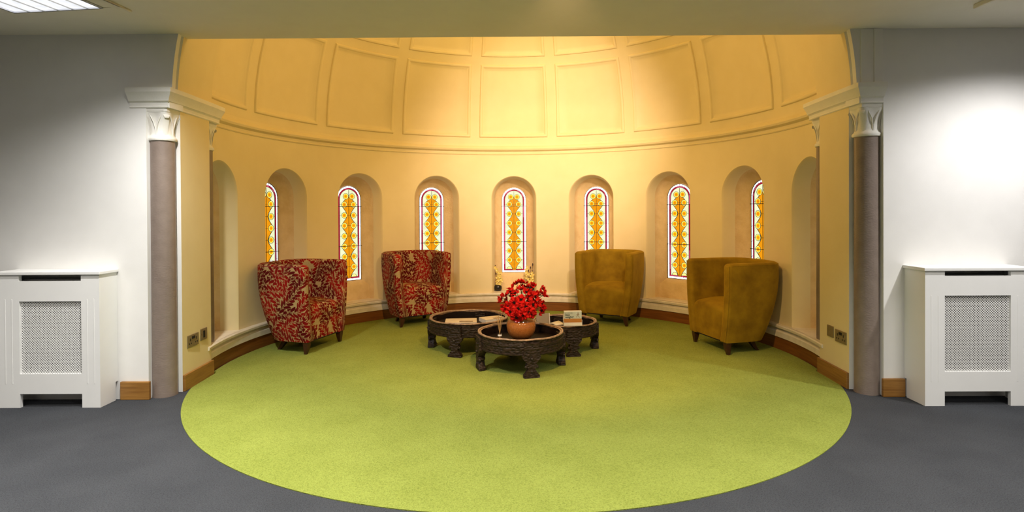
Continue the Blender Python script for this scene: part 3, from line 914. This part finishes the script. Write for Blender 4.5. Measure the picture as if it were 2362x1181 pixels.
def round_table(label, cx, cy, r, h, legs, tray):
    t = thing('round_table', label, 'coffee table', (cx, cy, .004))
    k = h / .29
    rg = MB(); zb = h - .125 * k
    rg.lathe([(r - .024, zb), (r - .004, zb), (r, zb + .005), (r, zb + .014), (r - .005, zb + .017), (r - .005, zb + .062), (r, zb + .066), (r, zb + .084), (r - .005, zb + .088), (r - .004, h - .014), (r - .001, h - .010), (r - .014, h - .008)], 72)
    rg.lathe([(r - .014, h - .008), (r - .020, h - .03), (r - .024, zb)], 72, mi=1)
    ring = rg.build('ring', ['carved_wood', 'tray_wood'], t, smooth=40)
    rm = MB(); rm.lathe([(r - .017, h - .03), (r - .018, h - .004), (r - .014, h), (r - .004, h), (r - .001, h - .004), (r - .001, h - .010), (r - .03, h - .010)], 72)
    # slightly hammered rim
    rm.v = [(x * (1 + .004 * math.sin(7 * math.atan2(y, x)) + .003 * math.sin(17 * math.atan2(y, x))), y * (1 + .004 * math.sin(7 * math.atan2(y, x))), z + .0015 * math.sin(9 * math.atan2(y, x))) for x, y, z in rm.v]
    rm.build('rim', 'worn_edge', t, smooth=50)
    tp = MB(); tp.lathe([(.0001, tray - .012), (r - .029, tray - .012), (r - .029, tray), (.0001, tray)], 72); tp.build('tabletop', 'tray_wood', t, smooth=40)
    for a in legs:
        lg = MB(); out = [(w, z * k) for w, z in LEGP] + [(.062, h * .62), (.058, h - .03)]
        poly = [(w, z) for w, z in out] + [(-w, z) for w, z in reversed(out)]
        n = len(poly); c, s = math.cos(a), math.sin(a)
        def P(x, z, d):
            ang = x / r; rr = r + d
            # follows the ring's curve
            return (rr * math.cos(a + ang), rr * math.sin(a + ang), z)
        loops = [[P(x * .96, z, -.040) for x, z in poly], [P(x, z, -.034) for x, z in poly], [P(x, z, .008) for x, z in poly], [P(x * .93, z if z > .01 else z, .016) for x, z in poly]]
        lg.loft(loops, True, True, True)
        leg = lg.build('leg', 'carved_wood', t, smooth=35)
        for sx in (-1, 1):
            kb = MB(); p = P(sx * .042, .083 * k, .004); kb.sphere(p, .013, 10, 6); kb.build('scroll', 'dark_wood', leg, smooth=80)
        for p, q in ((P(0, .145 * k, .016), .012), (P(0, .05 * k, .014), .009)):
            bs = MB(); bs.sphere(p, q, 10, 6); bs.build('boss', 'dark_wood', leg, smooth=80)
    for a in (math.radians(200), math.radians(20)):
        hd = MB()
        rr = r + .006
        hd.tube([(rr * math.cos(a + q * .05), rr * math.sin(a + q * .05) , zb + .05 - (1 - q * q) * .0 + .0) if abs(q) == 1 else ((rr + .016) * math.cos(a + q * .05), (rr + .016) * math.sin(a + q * .05), zb + .045) for q in (-1, -.5, .5, 1)], .006, 6)
        hd.build('handle', 'dark_wood', t, smooth=60)
    return t
rd = math.radians
round_table('dark carved low round table in front, carrying the bowl of poppies', .048, .625, .348, .290, [rd(197), rd(-77), rd(9), rd(98)], .212)
round_table('dark carved low round table at rear left with magazines inside', -.42, 1.245, .362, .290, [rd(-105), rd(-20), rd(75), rd(172)], .222)
round_table('dark carved low round table at rear right with leaflet holder', .456, 1.186, .290, .264, [rd(-80), rd(8), rd(98), rd(188)], .190)

# ------------------------------------------------------------------ glass bowl of poppies
VX, VY, VZ = .053, .605, .2165
v = thing('glass_bowl', 'round glass bowl filled with amber sand, standing on the front table', 'vase', (VX, VY, VZ))
RB = .121; zc_ = .112
def bowl(rad, z0, z1, n=16, flat=True):
    P = []
    for i in range(n + 1):
        z = z0 + (z1 - z0) * i / n; P.append((math.sqrt(max(1e-6, rad * rad - (z - zc_) ** 2)), z))
    return P
outp = bowl(RB, .003, .205, 22); inp = bowl(RB - .004, .008, .205, 22)
g = MB(); g.lathe([(.001, .001)] + outp + [(outp[-1][0] + .003, .209), (outp[-1][0] - .001, .211)] + list(reversed(inp)) + [(.001, .006)], 48)
g.build('bowl', 'clear_glass', v, smooth=60)
sd = MB(); sp_ = bowl(RB - .005, .010, .152, 16); sd.lathe([(.001, .008)] + sp_ + [(.06, .156), (.001, .158)], 40)
sd.build('sand_filling', 'amber_sand', v, smooth=60)

def make_poppy(openness):
    t = thing('poppy', 'red poppy with black centre in the glass bowl of poppies', 'flower', (0, 0, 0), 0, 'red poppies in the glass bowl')
    pm = MB()
    for k in range(5):
        a0 = 2 * PI * k / 5
        loops = []
        for i in range(6):
            q = i / 5
            rr = .040 * q * (.35 + .65 * openness) + .002; z = .004 + .032 * q ** 1.5 * (1.25 - openness) + .004 * math.sin(k * 2.1)
            row = []
            for j in range(7):
                u = -1 + j / 3
                wdt = .80 * math.sin(PI * min(1, .18 + q * .45))
                a = a0 + u * wdt * .95
                ru = rr * (1 - .04 * u * u * q) ; zz = z + .008 * math.sin(u * 5 + k * 1.7) * q + .004 * (k % 2)
                ru *= 1 + .06 * math.sin(u * 4 + k * 2.3) * q
                row.append((ru * math.cos(a), ru * math.sin(a), zz))
            loops.append(row)
        pm.loft(loops, False)
    p = pm.build('petals', 'petal_red', t, smooth=70, merge=None)
    md = p.modifiers.new('solid', 'SOLIDIFY'); md.thickness = .0012
    c = MB(); c.sphere((0, 0, .010), .0085, 10, 6, (1, 1, .8))
    for k in range(12):
        a = 2 * PI * k / 12; c.tube([(.004 * math.cos(a), .004 * math.sin(a), .008), (.013 * math.cos(a), .013 * math.sin(a), .015)], [.0012, .0016], 4)
    c.build('centre', 'poppy_black', t, smooth=60)
    return t
HEADS = []
# head positions follow the bouquet's outline: measured (dx, dz, dy) about the bowl's mouth
spec = [(-.005, .285, .0), (.02, .275, .02), (-.03, .268, .03), (.075, .245, .0), (.095, .250, .03), (-.085, .205, -.02), (-.065, .225, .03), (-.105, .185, .02),
        (.175, .225, .02), (.165, .195, -.01), (.185, .178, .01), (-.150, .150, .0), (-.165, .135, .02), (-.045, .195, -.04), (.0, .225, -.03), (.04, .205, -.05),
        (.08, .19, -.04), (.11, .165, -.05), (.05, .155, -.07), (.0, .15, -.08), (-.05, .13, -.08), (-.095, .09, -.06), (-.125, .075, -.02), (-.085, .055, -.08),
        (-.045, .045, -.095), (-.02, .085, -.10), (.035, .10, -.10), (.06, .055, -.105), (.015, .03, -.105), (.09, .11, -.08), (.13, .12, -.05), (.165, .105, -.01),
        (.175, .075, .0), (.16, .055, -.02), (.085, .04, -.09), (-.035, .015, -.10), (.13, .18, .03), (.03, .24, .05), (-.06, .16, .05), (.07, .14, .06), (-.11, .12, .05), (-.02, .12, -.03), (.05, .13, -.01)]
protos = [make_poppy(.55), make_poppy(.85), make_poppy(1.05)]
mouth = Vector((VX, VY, VZ + .195))
used = [False] * 3
for i, (dx, dz, dy) in enumerate(spec):
    pos = Vector((VX + dx * .96, VY + dy, VZ + .195 + dz * .93))
    low = dz < .14
    q = 2 if low and dy < -.05 else (1 if i % 2 else 0)
    src = protos[q]
    if not used[q]: t = src; used[q] = True
    else: t = dup(src)
    out = (pos - (mouth + Vector((0, 0, .10)))).normalized()
    out = (out + Vector((rnd.uniform(-.3, .3), -.35 if low else -.1, rnd.uniform(-.1, .4)))).normalized()
    t.location = pos
    t.rotation_mode = 'QUATERNION'
    qd = Vector((0, 0, 1)).rotation_difference(out)
    t.rotation_quaternion = qd @ Matrix.Rotation(rnd.uniform(0, 6.28), 4, 'Z').to_quaternion()
    sc = rnd.uniform(.86, 1.18); t.scale = (sc, sc, sc)
    HEADS.append((t, pos, qd))
bpy.context.view_layer.update()
for t, pos, qd in HEADS:
    inv = t.matrix_world.inverted()
    a = mouth + Vector((rnd.uniform(-.05, .05), rnd.uniform(-.05, .05), -.03))
    b2 = mouth * .5 + pos * .5 + Vector((rnd.uniform(-.02, .02), rnd.uniform(-.02, .02), .02))
    P = []
    for k in range(8):
        s = k / 7; P.append(inv @ (a * (1 - s) ** 2 + b2 * 2 * s * (1 - s) + pos * s * s))
    st = MB(); st.tube(P, .0022, 5); st.build('stem', 'stem_green', t, smooth=60)

# ------------------------------------------------------------------ reed diffuser
d = thing('reed_diffuser', 'small clear reed diffuser with thin sticks left of the poppy bowl', 'diffuser', (-.118, .545, .2165))
bt = MB(); bt.lathe([(.001, .0), (.022, .0), (.026, .006), (.026, .030), (.020, .040), (.012, .046), (.012, .062), (.014, .064), (.014, .068), (.010, .069)], 24); bt.build('bottle', 'clear_glass', d, smooth=40)
bt = MB(); bt.lathe([(.0125, .045), (.0165, .047), (.0165, .056), (.0125, .058)], 20); bt.build('collar', 'cover_white', d, smooth=40)
bt = MB(); bt.lathe([(.001, .003), (.0225, .003), (.0225, .020), (.001, .020)], 20); bt.build('oil', 'amber_sand', d, smooth=40)
for k in range(8):
    a = 2 * PI * k / 8 + .3; q = MB()
    q.tube([(-.008 * math.cos(a), -.008 * math.sin(a), .006), (.0, .0, .066), (.030 * math.cos(a), .026 * math.sin(a), .205 + .012 * math.sin(k * 1.7))], .0017, 5); q.build('reed_stick', 'reed', d)

# ------------------------------------------------------------------ papers on the rear tables
def slab(name, label, cat, x, y, z, w, dp, h, rz, mats, tilt=0.0):
    t = thing(name, label, cat, (x, y, z), rz)
    if tilt: t.rotation_euler = (tilt, 0, rz)
    p = MB(); p.box(-w / 2, w / 2, -dp / 2, dp / 2, 0, h); p.build('pages', mats[0], t)
    c = MB(); c.box(-w / 2 - .001, w / 2 + .001, -dp / 2 - .001, dp / 2 + .001, h, h + .0012); c.build('cover', mats[1], t)
    pc = MB(); pc.box(w * .12, w * .40, -dp * .05, dp * .38, h + .0012, h + .0018); pc.build('cover_picture', 'picture_ink', t)
    return t
slab('magazine', 'thin pale magazine lying flat in the rear left table', 'magazine', -.50, 1.345, .2265, .21, .29, .006, rd(-86), ('paper_white', 'paper_cream'))
slab('book', 'thick cream paperback on the right side of the rear left table', 'book', -.205, 1.33, .2265, .15, .21, .034, rd(-62), ('paper_white', 'paper_cream'))
bk = thing('booklet', 'grey booklet standing propped inside rear right table', 'booklet', (.262, 1.215, .195), rd(8))
bk.rotation_euler = (rd(-14), 0, rd(8))
p = MB(); p.box(-.06, .06, 0, .006, 0, .125); p.build('cover', 'paper_grey', bk)
p = MB(); p.box(.0602, .066, -.001, .007, 0, .125); p.build('page_edge', 'paper_white', bk)
lf = thing('leaflet', 'white folded leaflet lying over the rear right table rim', 'leaflet', (.372, .985, .2705), rd(30))
p = MB(); p.loft([[(-.05, -.055, 0), (.05, -.055, 0)], [(-.05, -.01, .004), (.05, -.01, .005)], [(-.05, .05, .0), (.05, .05, .012)]], False)
o = p.build('sheet', 'paper_white', lf, smooth=60); md = o.modifiers.new('solid', 'SOLIDIFY'); md.thickness = .002; md.offset = 1

# leaflet holder with its brochures
h = thing('leaflet_holder', 'clear leaflet holder of blue and orange brochures on rear right table', 'leaflet holder', (.5, .915, .2685), rd(3))
p = MB(); p.box(-.080, .080, -.020, -.018, 0, .03); p.box(-.080, .080, -.020, .022, 0, .003); p.box(-.080, .080, .020, .022, 0, .10); p.box(-.080, -.078, -.020, .022, 0, .05); p.box(.078, .080, -.020, .022, 0, .05)
p.build('rack', 'paper_white', h)
br = thing('brochure_stack', 'stack of brochures reading lose weight in the leaflet holder', 'brochures', (.5, .915, .2725), rd(3))
p = MB(); p.box(-.076, .076, -.010, .018, 0, .122); p.build('pages', 'paper_white', br)
p = MB(); p.box(-.076, .076, -.0115, -.010, .058, .118); p.build('blue_band', 'paper_blue', br)
p = MB(); p.box(-.076, .076, -.0115, -.010, .0, .058); p.build('orange_band', 'paper_orange', br)
dg = None
def text(body, size, x, z, mat, parent, name='lettering'):
    cu = bpy.data.curves.new(name, 'FONT'); cu.body = body; cu.size = size; cu.extrude = .0004; cu.offset = .0006
    tmp = bpy.data.objects.new('tmp_text', cu); COL.objects.link(tmp)
    bpy.context.view_layer.update()
    me = bpy.data.meshes.new_from_object(tmp.evaluated_get(bpy.context.evaluated_depsgraph_get()))
    bpy.data.objects.remove(tmp); me.materials.clear(); me.materials.append(MATS[mat])
    o = bpy.data.objects.new(name, me); COL.objects.link(o); o.parent = parent
    o.location = (x, -.0122, z); o.rotation_euler = (PI / 2, 0, 0)
    return o
text('lose', .024, -.066, .083, 'ink', br); text('weight?', .024, -.066, .064, 'ink', br)
p = MB()
xx = -.066
for wd_ in (.012, .009, .02, .006, .018):
    p.box(xx, xx + wd_ - .002, -.0122, -.0112, .1035, .1085); xx += wd_
p.build('small_print', 'ink_soft', br)
p = MB()       # little running figure printed in the corner
p.sphere((.045, -.0115, .105), .005, 8, 5, (1, .12, 1))
p.tube([(.045, -.0115, .100), (.042, -.0115, .085)], .0035, 5)
p.tube([(.028, -.0115, .088), (.036, -.0115, .093), (.045, -.0115, .097), (.056, -.0115, .090)], .002, 5)
p.tube([(.030, -.0115, .068), (.036, -.0115, .078), (.042, -.0115, .085), (.052, -.0115, .077), (.058, -.0115, .066)], .0022, 5)
p.build('printed_figure', 'picture_ink', br)

# ------------------------------------------------------------------ two flower pots in the middle niche
def niche_flowers(x, y, sgn, where):
    z = SILL + .001
    pot = thing('flower_pot', 'round black pot on the %s of the middle window sill' % where, 'pot', (x, y, z))
    p = MB(); p.lathe([(.001, 0), (.030, 0), (.044, .012), (.050, .035), (.047, .060), (.036, .078), (.028, .082), (.024, .080), (.024, .06), (.001, .058)], 28); p.build('body', 'pot_black', pot, smooth=50)
    rr = random.Random(3 + sgn)
    for q in range(2):
        sp = thing('orchid_spray', 'yellow flower spray in the %s black pot, %s stem' % (where, 'taller' if q == 0 else 'shorter'), 'flower', (x, y, z))
        hgt = .25 if q == 0 else .17
        P = [(.008 * (q - .5), 0, .062), (sgn * -.008 + (q - .5) * .03, -.01, .12), (sgn * -.018 + (q - .5) * .05, -.02, .062 + hgt * .7), (sgn * .004 + (q - .5) * .06, -.03, .062 + hgt)]
        s = MB(); s.tube(P, .002, 5); s.build('stem', 'stem_green', sp)
        for k in range(13):
            t_ = .04 + .92 * k / 12; seg = min(2, int(t_ * 3)); f = t_ * 3 - seg
            c = Vector(P[seg]) * (1 - f) + Vector(P[seg + 1]) * f + Vector((rr.uniform(-.026, .026) * (1.2 - t_ * .6), rr.uniform(-.03, .005), rr.uniform(-.012, .012)))
            bl = MB()
            for j in range(5):
                a = 2 * PI * j / 5 + rr.random()
                e1 = Vector((math.cos(a), -.35, math.sin(a))); e2 = Vector((-math.sin(a), 0, math.cos(a)))
                L = .023
                bl.loft([[c - e2 * .002, c + e2 * .002], [c + e1 * L * .5 - e2 * .0075, c + e1 * L * .5 + e2 * .0075], [c + e1 * L - e2 * .003, c + e1 * L + e2 * .003]], False)
            bl.build('blossom', 'orchid_yellow', sp, merge=None)
    for q in range(3):
        tw = thing('dark_twig', 'dark twig with bud standing in the %s black pot' % where, 'twig', (x, y, z), 0, 'dark twigs in the %s pot' % where)
        dxx = (q - 1) * .028 + sgn * .006; hh = .30 - .045 * q if sgn < 0 else .24 + .04 * q
        s = MB(); s.tube([(0, 0, .062), (dxx * .5, .005, .16), (dxx, 0, hh)], .002, 5); s.build('stem', 'twig_brown', tw)
        
        for cc in ((dxx, 0, hh + .015), (dxx * .8, -.004, hh - .075)):
            s = MB(); s.sphere(cc, .009, 8, 6, (.8, .8, 2.0)); s.build('bud', 'twig_brown', tw, smooth=70)
niche_flowers(-.208, 3.315, -1, 'left')
niche_flowers(.203, 3.325, 1, 'right')

# ------------------------------------------------------------------ lights
def area(name, loc, size, power, col, rot=(0, 0, 0), sy=None, spread=None):
    l = bpy.data.lights.new(name, 'AREA'); l.energy = power; l.color = col; l.size = size
    if sy: l.shape = 'RECTANGLE'; l.size_y = sy
    if spread: l.spread = spread
    o = bpy.data.objects.new(name, l); COL.objects.link(o); o.location = loc; o.rotation_euler = rot
    return o
def spot(name, loc, target, power, col, angle, blend, size=.05):
    l = bpy.data.lights.new(name, 'SPOT'); l.energy = power; l.color = col; l.spot_size = rd(angle); l.spot_blend = blend; l.shadow_soft_size = size
    o = bpy.data.objects.new(name, l); COL.objects.link(o); o.location = loc
    o.rotation_euler = (Vector(target) - Vector(loc)).to_track_quat('-Z', 'Y').to_euler()
    return o
def point(name, loc, power, col, size=.1):
    l = bpy.data.lights.new(name, 'POINT'); l.energy = power; l.color = col; l.shadow_soft_size = size
    o = bpy.data.objects.new(name, l); COL.objects.link(o); o.location = loc
    return o
WARM = (1.0, .69, .27)
# lamp hidden in the half dome above the suspended ceiling
spot('dome_lamp', (.9, .2, 3.3), (-1.2, 1.9, 4.0), 140, WARM, 138, .8, .2)
spot('dome_lamp', (-.9, .2, 3.3), (1.2, 1.9, 4.0), 140, WARM, 138, .8, .2)
# spot hidden behind the ceiling edge, glowing on the curved wall
WS = (1, .75, .58)
spot('dome_spot', (.62, .12, 2.85), (.46, 3.2, 1.95), 400, WS, 68, 1.0, .05)
# three warm ceiling spots in front of the opening, aimed at the curved wall
spot('apse_spot', (.80, -1.35, 2.42), (.60, 3.15, .95), 260, WS, 34, .9, .04)
spot('apse_spot', (-.70, -1.35, 2.42), (-.75, 3.15, .95), 150, WS, 34, .9, .04)
spot('apse_spot', (.30, -1.35, 2.42), (.30, 2.1, .1), 250, (1, .63, .27), 84, .6, .04)
# downlights that wash the walls either side and the floor in front
spot('wall_downlight', (-1.95, -.96, 2.455), (-1.95, -.96, 0), 290, (1, .97, .93), 144, .8, .05)
spot('wall_downlight', (3.25, -.98, 2.455), (3.25, -.98, 0), 300, (1, .97, .95), 148, .8, .05)
# unseen fill lamps added under the outer room's ceiling
for x in (-3.0, -1.0, 1.0, 3.0):
    area('room_fill', (x, -2.0, CEIL - .03), .6, 30, (1, .96, .89), spread=rd(116))
    area('room_fill', (x, -4.6, CEIL - .03), .6, 27, (1, .93, .83), spread=rd(176))

w = bpy.data.worlds.new('world'); S.world = w; w.use_nodes = True
w.node_tree.nodes['Background'].inputs[0].default_value = (.6, .7, .85, 1); w.node_tree.nodes['Background'].inputs[1].default_value = .3

# ------------------------------------------------------------------ camera
f_, px_, py_ = 1319.53, 1178.02, 493.52
yaw, tilt, roll, Hc = .0056, .0077, .0056, 1.2688
F = Vector((-math.sin(yaw) * math.cos(tilt), math.cos(yaw) * math.cos(tilt), -math.sin(tilt)))
Rt = Vector((math.cos(yaw), math.sin(yaw), 0)); U = Rt.cross(F)
R2 = Rt * math.cos(roll) - U * math.sin(roll); U2 = Rt * math.sin(roll) + U * math.cos(roll)
cam = bpy.data.cameras.new('camera'); co = bpy.data.objects.new('camera', cam); COL.objects.link(co)
co.matrix_world = Matrix(((R2.x, U2.x, -F.x, 0), (R2.y, U2.y, -F.y, -4.0), (R2.z, U2.z, -F.z, Hc), (0, 0, 0, 1)))
cam.sensor_width = 36; cam.lens = 36 * f_ / 2362
cam.shift_x = (1181 - px_) / 2362; cam.shift_y = (py_ - 590.5) / 2362
cam.clip_start = .05
S.camera = co
S.view_settings.view_transform = 'Standard'; S.view_settings.look = 'None'
S.view_settings.exposure = 0.0; S.view_settings.gamma = 1.0; S.view_settings.use_curve_mapping = False
S.cycles.use_denoising = True
S.cycles.max_bounces = 10; S.cycles.diffuse_bounces = 5
S.cycles.sample_clamp_indirect = 6.0
S.cycles.caustics_reflective = False; S.cycles.caustics_refractive = False
